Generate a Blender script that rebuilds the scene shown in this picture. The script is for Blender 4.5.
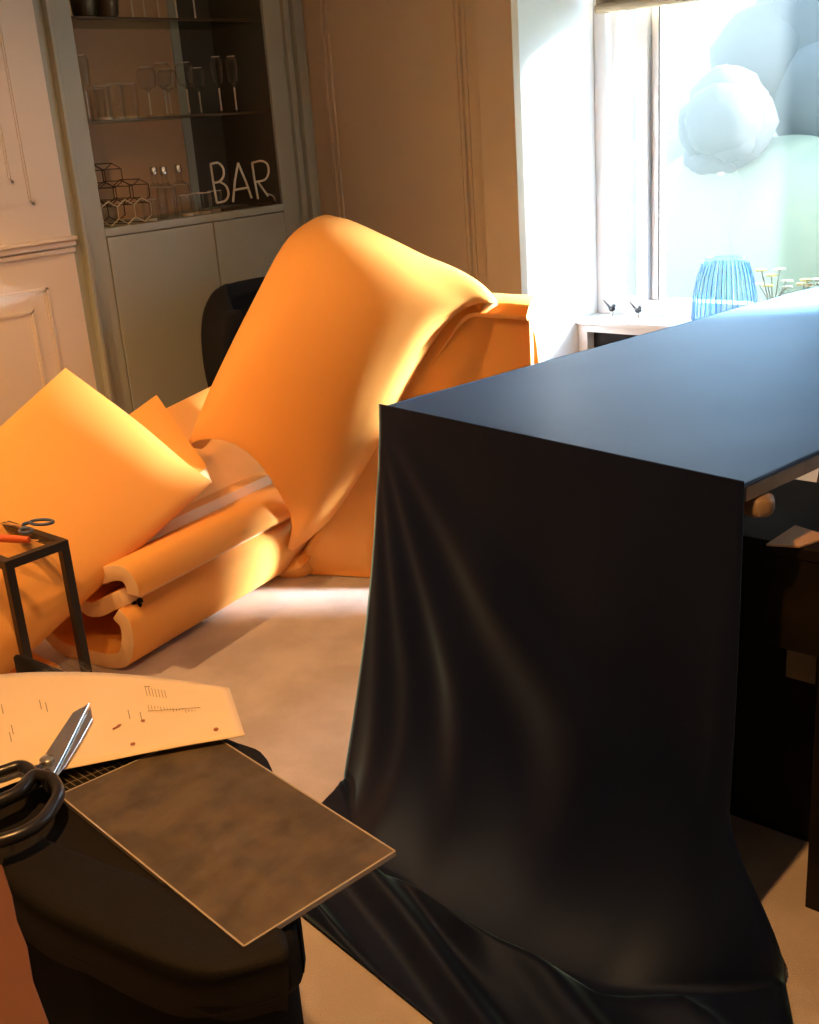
import bpy, bmesh, math, random
from mathutils import Vector, Matrix, noise
random.seed(7)
S = bpy.context.scene
for o in list(bpy.data.objects): bpy.data.objects.remove(o)

# ------------------------------------------------------------------ camera
H = 1.5
FPX = 1122.0
RIGHT = Vector((0.75715073, 0.64939268, -0.07079497))
FWD = Vector((-0.63197559, 0.70076247, -0.33096648))
DOWN = FWD.cross(RIGHT).normalized()
if DOWN.z > 0: DOWN = -DOWN
cam = bpy.data.cameras.new('camera')
cam.sensor_fit = 'HORIZONTAL'; cam.sensor_width = 36; cam.lens = FPX/819*36
cam.clip_start = .05
co = bpy.data.objects.new('camera', cam); S.collection.objects.link(co)
mw = Matrix(((RIGHT.x, -DOWN.x, -FWD.x, 0), (RIGHT.y, -DOWN.y, -FWD.y, 0), (RIGHT.z, -DOWN.z, -FWD.z, H), (0, 0, 0, 1)))
co.matrix_world = mw
S.camera = co

# ------------------------------------------------------------------ light
EXPOSURE = 0.25
SKY_STRENGTH = 12.0
SUN_STRENGTH = 62.0
SPOT_A = 120; SPOT_B = 100; SPOT_C = 130; SPOT_D = 3
S.view_settings.view_transform = 'Standard'; S.view_settings.look = 'None'
S.view_settings.exposure = EXPOSURE; S.view_settings.gamma = 1
S.view_settings.use_curve_mapping = False
w = bpy.data.worlds.new('sky'); S.world = w; w.use_nodes = True
nt = w.node_tree; bg = nt.nodes['Background']
bg.inputs[0].default_value = (.52, .76, 1.0, 1); bg.inputs[1].default_value = SKY_STRENGTH

def lamp(name, kind, loc, target=None, energy=10, color=(1, 1, 1), **kw):
    l = bpy.data.lights.new(name, kind); l.energy = energy; l.color = color
    for k, v in kw.items(): setattr(l, k, v)
    o = bpy.data.objects.new(name, l); S.collection.objects.link(o); o.location = loc
    if target is not None:
        o.rotation_euler = (Vector(target)-Vector(loc)).to_track_quat('-Z', 'Y').to_euler()
    return o
lamp('sun', 'SUN', (2, 8, 6), (2-3.0*.85, 8-3.0*.50, 6-3.0*.262), SUN_STRENGTH, (.93, .96, 1.0), angle=math.radians(9))
WARM = (1.0, .53, .20)
lamp('ceiling_spot_a', 'SPOT', (-3.1, .95, 2.44), (-2.85, 1.75, .3), SPOT_A, WARM, spot_size=math.radians(84), spot_blend=.6, shadow_soft_size=.03)
lamp('ceiling_spot_b', 'SPOT', (-1.6, .6, 2.44), (-3.8, 1.75, .75), SPOT_B, WARM, spot_size=math.radians(58), spot_blend=.7, shadow_soft_size=.03)
lamp('ceiling_spot_c', 'SPOT', (-.75, .45, 2.44), (-1.1, .95, 0), SPOT_C, (1.0, .47, .14), spot_size=math.radians(80), spot_blend=.7, shadow_soft_size=.03)
lamp('ceiling_spot_d', 'SPOT', (-2.6, 2.7, 2.44), (-3.3, 3.2, 1.0), SPOT_D, WARM, spot_size=math.radians(120), spot_blend=.8, shadow_soft_size=.05)
# daylight enters through the bay opening
pl = lamp('window_daylight', 'AREA', (-.9, 4.45, 1.37), (-.9, 3.0, 1.37), 1, (1, 1, 1), shape='RECTANGLE', size=3.6, size_y=1.6)
pl.data.cycles.is_portal = True

# ------------------------------------------------------------------ materials
def mat(name, color, rough=.6, metal=0, spec=.5, bump=0, bscale=60, var=0, vscale=8, sheen=0, sss=0, coat=0, col2=None, detail=4, emit=None):
    m = bpy.data.materials.new(name); m.use_nodes = True
    nt = m.node_tree; b = nt.nodes['Principled BSDF']
    b.inputs['Base Color'].default_value = (*color, 1); b.inputs['Roughness'].default_value = rough
    b.inputs['Metallic'].default_value = metal; b.inputs['Specular IOR Level'].default_value = spec
    if sheen: b.inputs['Sheen Weight'].default_value = sheen; b.inputs['Sheen Roughness'].default_value = .4
    if coat: b.inputs['Coat Weight'].default_value = coat; b.inputs['Coat Roughness'].default_value = .4
    if sss:
        b.inputs['Subsurface Weight'].default_value = sss; b.inputs['Subsurface Radius'].default_value = (1, .5, .2)
        b.inputs['Subsurface Scale'].default_value = .03
    if var or bump:
        tc = nt.nodes.new('ShaderNodeTexCoord')
    if var:
        n = nt.nodes.new('ShaderNodeTexNoise'); n.inputs['Scale'].default_value = vscale; n.inputs['Detail'].default_value = detail
        nt.links.new(tc.outputs['Object'], n.inputs['Vector'])
        r = nt.nodes.new('ShaderNodeValToRGB')
        c2 = col2 or tuple(c*(1-var) for c in color)
        r.color_ramp.elements[0].color = (*c2, 1); r.color_ramp.elements[1].color = (*color, 1)
        r.color_ramp.elements[0].position = .38; r.color_ramp.elements[1].position = .62
        nt.links.new(n.outputs['Fac'], r.inputs['Fac']); nt.links.new(r.outputs['Color'], b.inputs['Base Color'])
    if bump:
        n2 = nt.nodes.new('ShaderNodeTexNoise'); n2.inputs['Scale'].default_value = bscale; n2.inputs['Detail'].default_value = 3
        nt.links.new(tc.outputs['Object'], n2.inputs['Vector'])
        bp = nt.nodes.new('ShaderNodeBump'); bp.inputs['Strength'].default_value = bump; bp.inputs['Distance'].default_value = .01
        nt.links.new(n2.outputs['Fac'], bp.inputs['Height']); nt.links.new(bp.outputs['Normal'], b.inputs['Normal'])
    return m

def glass(name, tint=(1, 1, 1), refl=.9, haze=0, hazecol=(.8, .85, .85), rough=.03):
    m = bpy.data.materials.new(name); m.use_nodes = True
    nt = m.node_tree; nt.nodes.clear()
    out = nt.nodes.new('ShaderNodeOutputMaterial')
    t = nt.nodes.new('ShaderNodeBsdfTransparent'); t.inputs[0].default_value = (*tint, 1)
    g = nt.nodes.new('ShaderNodeBsdfGlossy'); g.inputs['Roughness'].default_value = rough
    lw = nt.nodes.new('ShaderNodeLayerWeight'); lw.inputs[0].default_value = .35
    mu = nt.nodes.new('ShaderNodeMath'); mu.operation = 'MULTIPLY'; mu.inputs[1].default_value = refl
    mx = nt.nodes.new('ShaderNodeMixShader')
    nt.links.new(lw.outputs['Facing'], mu.inputs[0]); nt.links.new(mu.outputs[0], mx.inputs[0])
    nt.links.new(t.outputs[0], mx.inputs[1]); nt.links.new(g.outputs[0], mx.inputs[2])
    last = mx
    if haze:
        d = nt.nodes.new('ShaderNodeBsdfTranslucent'); d.inputs[0].default_value = (*hazecol, 1)
        m2 = nt.nodes.new('ShaderNodeMixShader'); m2.inputs[0].default_value = haze
        nt.links.new(mx.outputs[0], m2.inputs[1]); nt.links.new(d.outputs[0], m2.inputs[2]); last = m2
    nt.links.new(last.outputs[0], out.inputs[0])
    return m

M = {}
M['foam'] = mat('foam', (.95, .44, .105), .75, spec=.25, bump=.03, bscale=220, sss=.12)
M['foam_edge'] = mat('foam_cut_edge', (.95, .64, .34), .85, spec=.2, bump=.06, bscale=260)
M['wall'] = mat('wall_paint', (.60, .47, .33), .55, var=.05, vscale=3)
M['cream'] = mat('cream_paint', (.74, .64, .52), .45)
M['sage'] = mat('sage_paint', (.36, .37, .30), .45)
M['reveal'] = mat('white_paint', (.93, .93, .93), .5)
M['ceiling'] = mat('ceiling_paint', (.75, .72, .66), .7)
M['reflect_warm'] = mat('alcove_painted_reflection_warm', (.52, .32, .17), .35)  # warm part of the alcove's mirror reflection, painted as flat colour
M['reflect_dark'] = mat('alcove_painted_reflection_dark', (.10, .085, .07), .2)  # dark part of that reflection, also painted in; no smoked glass
M['gold'] = mat('aged_brass', (.45, .33, .16), .4, metal=.8)
M['wire'] = mat('dark_bronze_wire', (.10, .065, .035), .4, metal=.8)
M['wire_pale'] = mat('pale_brass_wire', (.75, .66, .48), .35, metal=.6)
M['tube'] = mat('milky_tube', (.75, .66, .50), .35)
M['black_cloth'] = mat('black_satin', (.004, .007, .026), .5, spec=.34, bump=.05, bscale=500, sheen=1.0)
M['black_cloth'].node_tree.nodes['Principled BSDF'].inputs['Sheen Tint'].default_value = (.28, .62, 1, 1)
M['black_cloth'].node_tree.nodes['Principled BSDF'].inputs['Specular Tint'].default_value = (.45, .62, 1, 1)
M['black_cloth'].node_tree.nodes['Principled BSDF'].inputs['Sheen Roughness'].default_value = .3
M['black_fabric'] = mat('black_fabric', (.007, .006, .005), .75, spec=.2, bump=.15, bscale=300)
M['chair_black'] = mat('black_velvet', (.012, .012, .014), .9, spec=.1)
M['black_metal'] = mat('black_metal', (.018, .013, .011), .45, metal=.0, spec=.4)
M['dark_wood'] = mat('dark_stained_wood', (.013, .009, .006), .5, spec=.3, var=.4, vscale=12)
M['tan_wood'] = mat('tan_wood', (.30, .21, .13), .5, var=.2, vscale=20)
M['white_lam'] = mat('white_laminate', (.62, .52, .40), .4)
M['silver'] = mat('steel', (.72, .70, .68), .22, metal=1)
M['blue_plastic'] = mat('blue_grey_plastic', (.06, .10, .19), .35)
M['orange_plastic'] = mat('orange_plastic', (.75, .12, .02), .4)
M['black_plastic'] = mat('black_plastic', (.014, .014, .018), .3)
M['brown_card'] = mat('brown_board', (.12, .045, .018), .8, var=.15, vscale=5)
M['kraft'] = mat('kraft_paper', (.60, .36, .20), .8)
M['ink'] = mat('faded_ink', (.30, .24, .16), .8)
M['ink_red'] = mat('rust_ink', (.38, .12, .04), .8)
M['label'] = mat('tan_label', (.35, .27, .18), .7, var=.15, vscale=30)
M['blind'] = mat('tan_blind_fabric', (.36, .28, .17), .8)
M['leaf'] = mat('dark_leaf', (.10, .05, .02), .6)
M['glass'] = glass('clear_glass', (.96, .97, .95), .55)
M['glass_shelf'] = glass('shelf_glass', (.75, .85, .80), .5)
M['glass_blue'] = glass('blue_glass', (.75, .90, .98), .7)
M['pane'] = glass('window_glass', (.97, .98, .99), .10, haze=.025, hazecol=(.62, .70, .68))
M['acrylic'] = glass('clear_acrylic', (.93, .92, .88), .14)

def carpet():
    m = mat('carpet', (.70, .61, .56), .95, spec=.1, bump=.5, bscale=350, var=.22, vscale=5, col2=(.57, .49, .44), detail=8)
    return m
M['carpet'] = carpet()
def plate_mat():
    m = mat('worn_dark_plate', (.11, .083, .052), .36, spec=.6, var=.5, vscale=22, col2=(.065, .05, .033), detail=10, bump=.06, bscale=40)
    nt = m.node_tree; b = nt.nodes['Principled BSDF']
    tc = nt.nodes.new('ShaderNodeTexCoord'); mp = nt.nodes.new('ShaderNodeMapping'); mp.inputs['Scale'].default_value = (30, 5, 1)
    n = nt.nodes.new('ShaderNodeTexNoise'); n.inputs['Scale'].default_value = 2.2; n.inputs['Detail'].default_value = 8
    nt.links.new(tc.outputs['Object'], mp.inputs[0]); nt.links.new(mp.outputs[0], n.inputs['Vector'])
    r = nt.nodes.new('ShaderNodeMapRange'); r.inputs['From Min'].default_value = .35; r.inputs['From Max'].default_value = .7
    r.inputs['To Min'].default_value = .28; r.inputs['To Max'].default_value = .6
    nt.links.new(n.outputs['Fac'], r.inputs['Value']); nt.links.new(r.outputs[0], b.inputs['Roughness'])
    return m
M['plate'] = plate_mat()
def paper_mat():
    return mat('cream_paper', (.88, .70, .46), .7, var=.06, vscale=6)
M['paper'] = paper_mat()
def hedge_mat(n, c, c2): return mat(n, c, .9, var=.3, vscale=1.2, col2=c2)
M['hedge'] = hedge_mat('hedge_leaves', (.085, .09, .055), (.08, .085, .05))
M['shrub'] = hedge_mat('tree_leaves', (.026, .025, .023), (.022, .021, .02))
M['house'] = mat('pale_house_render', (.15, .14, .125), .9, var=.1, vscale=1)
M['lawn'] = mat('lawn', (.20, .27, .12), .9, var=.2, vscale=3)

# ------------------------------------------------------------------ helpers
def ray(px, py):
    return RIGHT*((px-409.5)/FPX)+DOWN*((py-512)/FPX)+FWD
def onz(px, py, z): v = ray(px, py); return Vector((0, 0, H))+v*((z-H)/v.z)
def onx(px, py, x): v = ray(px, py); return Vector((0, 0, H))+v*(x/v.x)
def ony(px, py, y): v = ray(px, py); return Vector((0, 0, H))+v*(y/v.y)

def link(name, me, m, parent=None, smooth=False):
    o = bpy.data.objects.new(name, me); S.collection.objects.link(o)
    for mm in (m if isinstance(m, (list, tuple)) else [m]): me.materials.append(mm)
    if parent: o.parent = parent; o.matrix_parent_inverse = Matrix.Translation(-parent.location) if parent.rotation_euler[:] == (0, 0, 0) else (Matrix.Translation(parent.location) @ parent.rotation_euler.to_matrix().to_4x4()).inverted()
    if smooth:
        for p in me.polygons: p.use_smooth = True
    return o
def tag(o, label=None, cat=None, group=None, kind=None):
    if label: o['label'] = label
    if cat: o['category'] = cat
    if group: o['group'] = group
    if kind: o['kind'] = kind
    return o
def empty(name, loc, label, cat, group=None):
    o = bpy.data.objects.new(name, None); S.collection.objects.link(o); o.location = loc
    o.empty_display_size = .05
    return tag(o, label, cat, group)

class MB:
    def __init__(s): s.bm = bmesh.new()
    def box(s, a, b, bev=0, rot=None):
        a = Vector(a); b = Vector(b); c = (a+b)/2; d = b-a
        r = bmesh.ops.create_cube(s.bm, size=1)
        for v in r['verts']:
            v.co = Vector((v.co.x*d.x, v.co.y*d.y, v.co.z*d.z))
            if rot is not None: v.co = rot @ v.co
            v.co += c
        if bev:
            es = list({e for v in r['verts'] for e in v.link_edges})
            bmesh.ops.bevel(s.bm, geom=es, offset=bev, segments=2, affect='EDGES', profile=.5)
        return s
    def obox(s, p, q, wid, hei, up=Vector((0, 0, 1)), bev=0):
        p = Vector(p); q = Vector(q); d = (q-p); L = d.length; d.normalize()
        up = Vector(up)
        if abs(d.dot(up)) > .98: up = Vector((1, 0, 0))
        x = d.cross(up).normalized(); y = x.cross(d)
        R = Matrix((x, d, y)).transposed()
        c = (p+q)/2
        r = bmesh.ops.create_cube(s.bm, size=1)
        for v in r['verts']:
            v.co = R @ Vector((v.co.x*wid, v.co.y*L, v.co.z*hei)) + c
        if bev:
            es = list({e for v in r['verts'] for e in v.link_edges})
            bmesh.ops.bevel(s.bm, geom=es, offset=bev, segments=2, affect='EDGES', profile=.5)
        return s
    def prism(s, pts, dz, bev=0, seg=2):
        vs = [s.bm.verts.new(p) for p in pts]; vt = [s.bm.verts.new(Vector(p)+Vector(dz)) for p in pts]
        n = len(pts); fs = [s.bm.faces.new(vs[::-1]), s.bm.faces.new(vt)]
        for i in range(n): fs.append(s.bm.faces.new((vs[i], vs[(i+1) % n], vt[(i+1) % n], vt[i])))
        bmesh.ops.recalc_face_normals(s.bm, faces=fs)
        if bev:
            es = [e for e in {e for v in vs+vt for e in v.link_edges}]
            bmesh.ops.bevel(s.bm, geom=es, offset=bev, segments=seg, affect='EDGES', profile=.5)
        return s
    def tube(s, pts, r, seg=8, closed=False):
        pts = [Vector(p) for p in pts]; n = len(pts); rings = []
        rs = r if isinstance(r, (list, tuple)) else [r]*n
        prev = None
        for i, p in enumerate(pts):
            if closed: t = pts[(i+1) % n]-pts[i-1]
            else: t = pts[min(i+1, n-1)]-pts[max(i-1, 0)]
            t.normalize()
            if prev is None:
                a = Vector((0, 0, 1)) if abs(t.z) < .9 else Vector((1, 0, 0)); x = t.cross(a).normalized()
            else: x = (prev-t*prev.dot(t)).normalized()
            prev = x; y = t.cross(x)
            rings.append([s.bm.verts.new(p+(x*math.cos(2*math.pi*k/seg)+y*math.sin(2*math.pi*k/seg))*rs[i]) for k in range(seg)])
        m = n if closed else n-1
        for i in range(m):
            a = rings[i]; b = rings[(i+1) % n]
            for k in range(seg): s.bm.faces.new((a[k], a[(k+1) % seg], b[(k+1) % seg], b[k]))
        if not closed: s.bm.faces.new(rings[0][::-1]); s.bm.faces.new(rings[-1])
        return s
    def lathe(s, prof, c, seg=24, sq=0, nrib=0, axis=None):
        c = Vector(c); rings = []
        for (r, z) in prof:
            ring = []
            for k in range(seg):
                a = 2*math.pi*k/seg; rr = r*(1+sq*math.cos(nrib*a)) if nrib else r
                ring.append(s.bm.verts.new(c+Vector((rr*math.cos(a), rr*math.sin(a), z))))
            rings.append(ring)
        for i in range(len(rings)-1):
            a = rings[i]; b = rings[i+1]
            for k in range(seg): s.bm.faces.new((a[k], a[(k+1) % seg], b[(k+1) % seg], b[k]))
        if prof[0][0] > 1e-4: s.bm.faces.new(rings[0][::-1])
        return s
    def blob(s, c, r, sub=2, amp=.15, seed=0, fr=1.5):
        q = bmesh.ops.create_icosphere(s.bm, subdivisions=sub, radius=1)
        r = Vector(r) if hasattr(r, '__len__') else Vector((r, r, r))
        for v in q['verts']:
            k = 1+amp*noise.noise(v.co*fr+Vector((seed*3.1, seed, 0)))
            v.co = Vector((v.co.x*r.x, v.co.y*r.y, v.co.z*r.z))*k+Vector(c)
        return s
    def build(s, name, m, parent=None, smooth=False, soft=False):
        bmesh.ops.recalc_face_normals(s.bm, faces=s.bm.faces[:])
        me = bpy.data.meshes.new(name); s.bm.to_mesh(me); s.bm.free()
        o = link(name, me, m, parent, smooth)
        if smooth and not soft: me.set_sharp_from_angle(angle=math.radians(40))
        return o
def struct(mb, name, m, smooth=False): return tag(mb.build(name, m, None, smooth), kind='structure')

def cr(p0, p1, p2, p3, t):
    return .5*((2*p1)+(p2-p0)*t+(2*p0-5*p1+4*p2-p3)*t*t+(3*p1-p0-3*p2+p3)*t**3)
def spline(pts, n):
    pts = [Vector(p) for p in pts]; out = []
    P = [2*pts[0]-pts[1]]+pts+[2*pts[-1]-pts[-2]]
    for i in range(len(pts)-1):
        for k in range(n): out.append(cr(P[i], P[i+1], P[i+2], P[i+3], k/n))
    out.append(pts[-1]); return out
def grid_surface(rows, nu, nv):
    rr = [spline(r, nu) for r in rows]
    cols = [spline([r[j] for r in rr], nv) for j in range(len(rr[0]))]
    return [[cols[j][i] for j in range(len(cols))] for i in range(len(cols[0]))]
def sheet(name, grid, m, th=.05, parent=None, bev=.006, offset=-1):
    me = bpy.data.meshes.new(name); nv = len(grid); nu = len(grid[0])
    vs = [tuple(p) for r in grid for p in r]
    fs = [(i*nu+j, i*nu+j+1, (i+1)*nu+j+1, (i+1)*nu+j) for i in range(nv-1) for j in range(nu-1)]
    me.from_pydata(vs, [], fs)
    o = link(name, me, m, parent, True)
    if th:
        s = o.modifiers.new('thickness', 'SOLIDIFY'); s.thickness = th; s.offset = offset; s.use_even_offset = False
        if isinstance(m, (list, tuple)) and len(m) > 1: s.material_offset_rim = 1
        if bev:
            b = o.modifiers.new('round', 'BEVEL'); b.width = bev; b.segments = 2; b.limit_method = 'ANGLE'; b.angle_limit = math.radians(50)
    return o

# ------------------------------------------------------------------ setting: shell
XW = -3.8      # wall with the bar alcove
YW = 3.75      # window wall
YG = 4.33      # window glass plane in the bay
XR = -2.66     # left reveal of the bay
XR2 = .72
XE, YE, CE = 2.6, -2.6, 2.5
struct(MB().box((XW-.4, YE-.1, -.1), (XE+.1, YW, 0)).box((XR-.1, YW, -.1), (XR2+.1, YG+.1, 0)), 'floor', M['carpet'])
struct(MB().box((XW-.4, YE-.1, CE), (XE+.1, YG+.2, CE+.1)), 'ceiling', M['ceiling'])
struct(MB().box((XE, YE, 0), (XE+.1, YW, CE)), 'wall_right', M['wall'])
struct(MB().box((XW-.4, YE-.1, 0), (XE+.1, YE, CE)), 'wall_back', M['wall'])
# bar wall: Y positions on the wall plane
yA = onx(45, 60, XW).y; AL = onx(70, 0, XW).y; AR = onx(268, 60, XW).y
AL = (onx(70, 0, XW).y+onx(103, 225, XW).y)/2
zC = onx(190, 217, XW).z
XB = XW-.34
yP = onx(72, 240, XW).y        # right edge of the cream cupboard
yCorner = YW
wl = MB()
wl.box((XW-.4, YE, 0), (XW, yP, CE))                          # cream panelled run
struct(wl, 'wall_left', M['cream'])
wl = MB()
wl.box((XW-.4, yP, 0), (XW, yP+.03, CE))
struct(wl, 'wall_left_filler', M['sage'])

struct(MB().box((XW-.4, YW, 0), (XR, YG+.1, CE)), 'wall_window_left', M['wall'])
struct(MB().box((XR2, YW, 0), (XE+.1, YG+.1, CE)), 'wall_window_right', M['wall'])
# white reveals of the bay
struct(MB().box((XR-.012, YW+.001, 0), (XR+.004, YG, CE)), 'trim_reveal', M['reveal'])
zS = onx(575, 320, XR).z; YS = onx(575, 320, XR).y
struct(MB().box((XR, YG, 0), (XR2, YG+.1, zS-.005)), 'wall_under_window', M['reveal'])
struct(MB().box((XR, YG, 2.12), (XR2, YG+.1, CE)), 'wall_over_window', M['reveal'])
# pilaster strip beside the bay, raised a little
xp0 = ony(482, 50, YW).x; xp1 = XR
struct(MB().box((xp0, YW-.035, 0), (xp1+.004, YW+.01, CE), .002), 'trim_pilaster', M['wall'])
# panel mouldings on the window wall
tm = MB()
for (px, py) in ((330, 150), (463, 200)):
    x = ony(px, py, YW).x
    for dx, t in ((0, .012), (.022, .018), (.045, .01)):
        tm.box((x+dx, YW-t, 0), (x+dx+.014, YW+.001, CE-.1), .002)
struct(tm, 'trim_panel_moulding', M['wall'])
# corner trim of the alcove wall
AR2 = AR+.10
struct(MB().box((XW-.4, AR2, 0), (XW, YW, CE)), 'wall_alcove_right', M['sage'])
tm = MB()
for dy, t in ((0.0, .02), (.05, .03), (.12, .02)):
    tm.box((XW-.001, min(AR2+dy, YW-.03), 0), (XW+t, min(AR2+dy+.03, YW-.005), CE), .003)
struct(tm, 'trim_corner', M['sage'])

# cream panelled wall: mouldings
def frame_strip(mb, y0, y1, z0, z1, w=.018, t=.006):
    for k, (ww, tt) in enumerate(((w*.55, t), (w*.4, t*.55))):
        a = k*w*.6
        mb.box((XW, y0+a, z0+a), (XW+tt, y0+a+ww, z1-a)).box((XW, y1-a-ww, z0+a), (XW+tt, y1-a, z1-a))
        mb.box((XW, y0+a, z0+a), (XW+tt, y1-a, z0+a+ww)).box((XW, y0+a, z1-a-ww), (XW+tt, y1-a, z1-a))
tm = MB()
y1 = onx(34, 205, XW).y; z0 = onx(34, 205, XW).z
frame_strip(tm, y1-.75, y1, z0, 2.3)
y2 = onx(13, 183, XW).y; z2 = onx(13, 183, XW).z
frame_strip(tm, y1-.68, y2, z2, 2.24, .016)
yl = onx(47, 287, XW).y; zl = onx(47, 287, XW).z
frame_strip(tm, yl-.80, yl, .12, zl)
yl2 = onx(33, 310, XW).y; zl2 = onx(33, 310, XW).z
frame_strip(tm, yl-.73, yl2, .19, zl2, .016)
struct(tm, 'trim_wall_panels', M['cream'])
zr = onx(40, 244, XW).z
tm = MB().box((XW, YE, zr), (XW+.035, yP+.004, zr+.014), .003).box((XW, YE, zr-.022), (XW+.022, yP+.003, zr), .003).box((XW, YE, zr-.045), (XW+.012, yP+.002, zr-.028), .003)
struct(tm, 'trim_dado_rail', M['cream'])

# ------------------------------------------------------------------ bar alcove cabinet
bar = empty('bar_cabinet', (XW, (AL+AR)/2, 0), 'sage green built-in bar cabinet with open glass-shelved alcove above plain doors', 'cabinet')
mb = MB()
y0c = yP+.03; y1c = AR2
mb.box((XB-.03, y0c, 0), (XW, AL, CE-.01), .003)               # left stile and side
mb.box((XB-.03, AR, 0), (XW, y1c, CE-.01), .003)
mb.box((XB-.03, AL, zC-.03), (XW, AR, zC), .001)
mb.box((XB-.03, AL, 2.38), (XW, AR, CE-.01))
mb.box((XB-.03, AL, .0), (XB, AR, zC-.03))
mb.box((XB, AL, .0), (XW-.02, AR, .08))
mb.build('carcass', M['sage'], bar)
mb = MB().box((XW-.001, y0c+.004, 0), (XW+.03, y0c+.02, CE-.02), .003).box((XW-.001, y0c+.026, 0), (XW+.018, y0c+.04, CE-.02), .003)
mb.build('pilaster_moulding', M['sage'], bar)
yd = onx(217, 255, XW).y
for a, b in ((AL+.004, yd-.003), (yd+.003, AR-.004)):
    d = MB().box((XW-.02, a, .085), (XW+.002, b, zC-.034), .002).build('door', M['sage'], bar)
yb = onx(180, 80, XB).y
MB().box((XB-.03, AL, zC), (XB, yb-.02, 2.38)).build('back_panel', M['reflect_warm'], bar)
MB().box((XB-.03, yb-.02, zC), (XB+.006, yb+.025, 2.38), .002).build('back_batten', M['sage'], bar)
MB().box((XB-.03, yb+.025, zC), (XB, AR, 2.38)).build('back_panel', M['reflect_dark'], bar)
MB().box((XB, AR-.004, zC), (XW-.012, AR-.0005, 2.38)).build('side_panel', M['reflect_dark'], bar)
yb2 = onx(92, 200, XB).y
MB().box((XB, yb2+.02, zC), (XB+.006, yb2+.035, 2.38), .002).build('back_batten', M['reflect_warm'], bar)
zs2 = onx(175, 116, XW-.01).z; zs1 = onx(170, 18, XW-.01).z
for z in (zs2, zs1):
    MB().box((XB+.002, AL+.003, z-.008), (XW-.015, AR-.003, z), .001).build('glass_shelf', M['glass_shelf'], bar)
    MB().box((XW-.015, AL+.003, z-.009), (XW-.009, AR-.003, z+.001), .001).build('shelf_edge', M['wire'], bar)

XI = XW-.12
def flute(c, h=.225, r=.026, label='', group=None, name='champagne_flute', bowl=.55):
    c = Vector(c); t = empty(name, c, label, 'glass', group)
    zb = h*(1-bowl)
    MB().lathe([(r*.62, h), (r*.98, h*.93), (r, h*.8), (r*.8, zb+h*.1), (r*.35, zb+.012), (.004, zb)], c, 20).build('bowl', M['glass'], t, True)
    MB().lathe([(.0042, zb), (.0032, zb*.5), (.0045, .012)], c, 10).build('stem', M['tube_glass'], t, True)
    MB().lathe([(.001, .012), (.006, .010), (r*1.1, .003), (r*1.1, 0), (.001, 0)], c, 20).build('foot', M['glass'], t, True)
    return t
M['tube_glass'] = mat('pale_glass_rim', (.62, .52, .40), .15, spec=.9)
def rimmed(t, c, h, r):
    MB().tube([Vector(c)+Vector((math.cos(a)*r, math.sin(a)*r, h)) for a in [2*math.pi*k/24 for k in range(24)]], .0013, 6, True).build('rim', M['tube_glass'], t, True)
def tumbler(c, h, r, label, group, name='tumbler', ribs=8):
    c = Vector(c); t = empty(name, c, label, 'glass', group)
    MB().lathe([(r, h), (r*.98, h*.5), (r*.88, .004), (r*.8, 0), (.001, 0)], c, 32, .05, ribs).build('body', M['glass'], t, True)
    MB().lathe([(r*.84, .012), (r*.84, .002), (.001, .002)], c, 20).build('base', M['tube_glass'], t, True)
    rimmed(t, c, h, r)
    return t
g2 = 'glasses on the middle glass shelf'
def at_shelf(px, z, x=XI):
    p = onx(px, 0, x)
    # solve for y at height z along the plumb line nearest that column
    lo = None
    for py in range(-60, 300):
        q = onx(px, py, x)
        if q.z <= z: return Vector((x, q.y, z))
    return Vector((x, p.y, z))
for px, h, x, lab in ((90, .235, XW-.07, 'tall flute glass at the left end of the middle shelf'),
                   (222, .225, XW-.10, 'tall champagne flute, second from the right end of middle shelf'),
                   (237, .225, XW-.09, 'tall champagne flute at the right end of the middle shelf')):
    p = at_shelf(px, zs2, x); t = flute(p, h, .027, lab, g2); rimmed(t, p, h, .017)
for k, (px, x, h) in enumerate(((100, XW-.20, .12), (106, XW-.09, .125), (119, XW-.13, .135), (132, XW-.09, .13))):
    tumbler(at_shelf(px, zs2, x), h, .032, ['cut glass tumbler behind the tall flute at shelf left', 'cut glass tumbler just right of the leftmost flute', 'tall cut tumbler, middle of the three in a row', 'cut glass tumbler next to the stemmed wine glasses'][k], g2)
for k, (px, x, h) in enumerate(((152, XW-.10, .19), (168, XW-.18, .21), (172, XW-.08, .18), (190, XW-.10, .205), (202, XW-.20, .19))):
    p = at_shelf(px, zs2, x)
    t = flute(p, h, .038, ['first stemmed wine glass right of the cut tumblers', 'wine glass standing behind the others at shelf centre', 'short wine glass at the centre front of middle shelf', 'wine glass in front of the alcove batten', 'wine glass just left of the two right flutes'][k], g2, 'wine_glass', .5); rimmed(t, p, h, .0236)
# top shelf: dark bowls and stems
for k, (px, c) in enumerate(((86, 'dark metal bowl at the left end of the top shelf'), (108, 'dark metal bowl with bright glint on the top shelf'))):
    p = at_shelf(px, zs1, XW-.11)
    t = tag(MB().lathe([(.001, .0), (.03, .0), (.045, .02), (.05, .07), (.047, .07), (.04, .02), (.001, .01)], p, 28).build('metal_bowl', M['wire'], None, True), c, 'bowl', 'bowls on the top shelf')
for k, px in enumerate((134, 146, 160, 178, 196)):
    p = at_shelf(px, zs1, XW-.11-.03*(k % 2)); t = flute(p, .2, .03, ['stemmed glass beside the dark bowls on top shelf', 'second stemmed glass from the dark bowls on top shelf', 'middle stemmed glass of the top shelf', 'stemmed glass near the batten on top shelf', 'rightmost stemmed glass on the top shelf'][k], 'stemmed glasses on the top shelf', 'wine_glass', .5)

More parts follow.
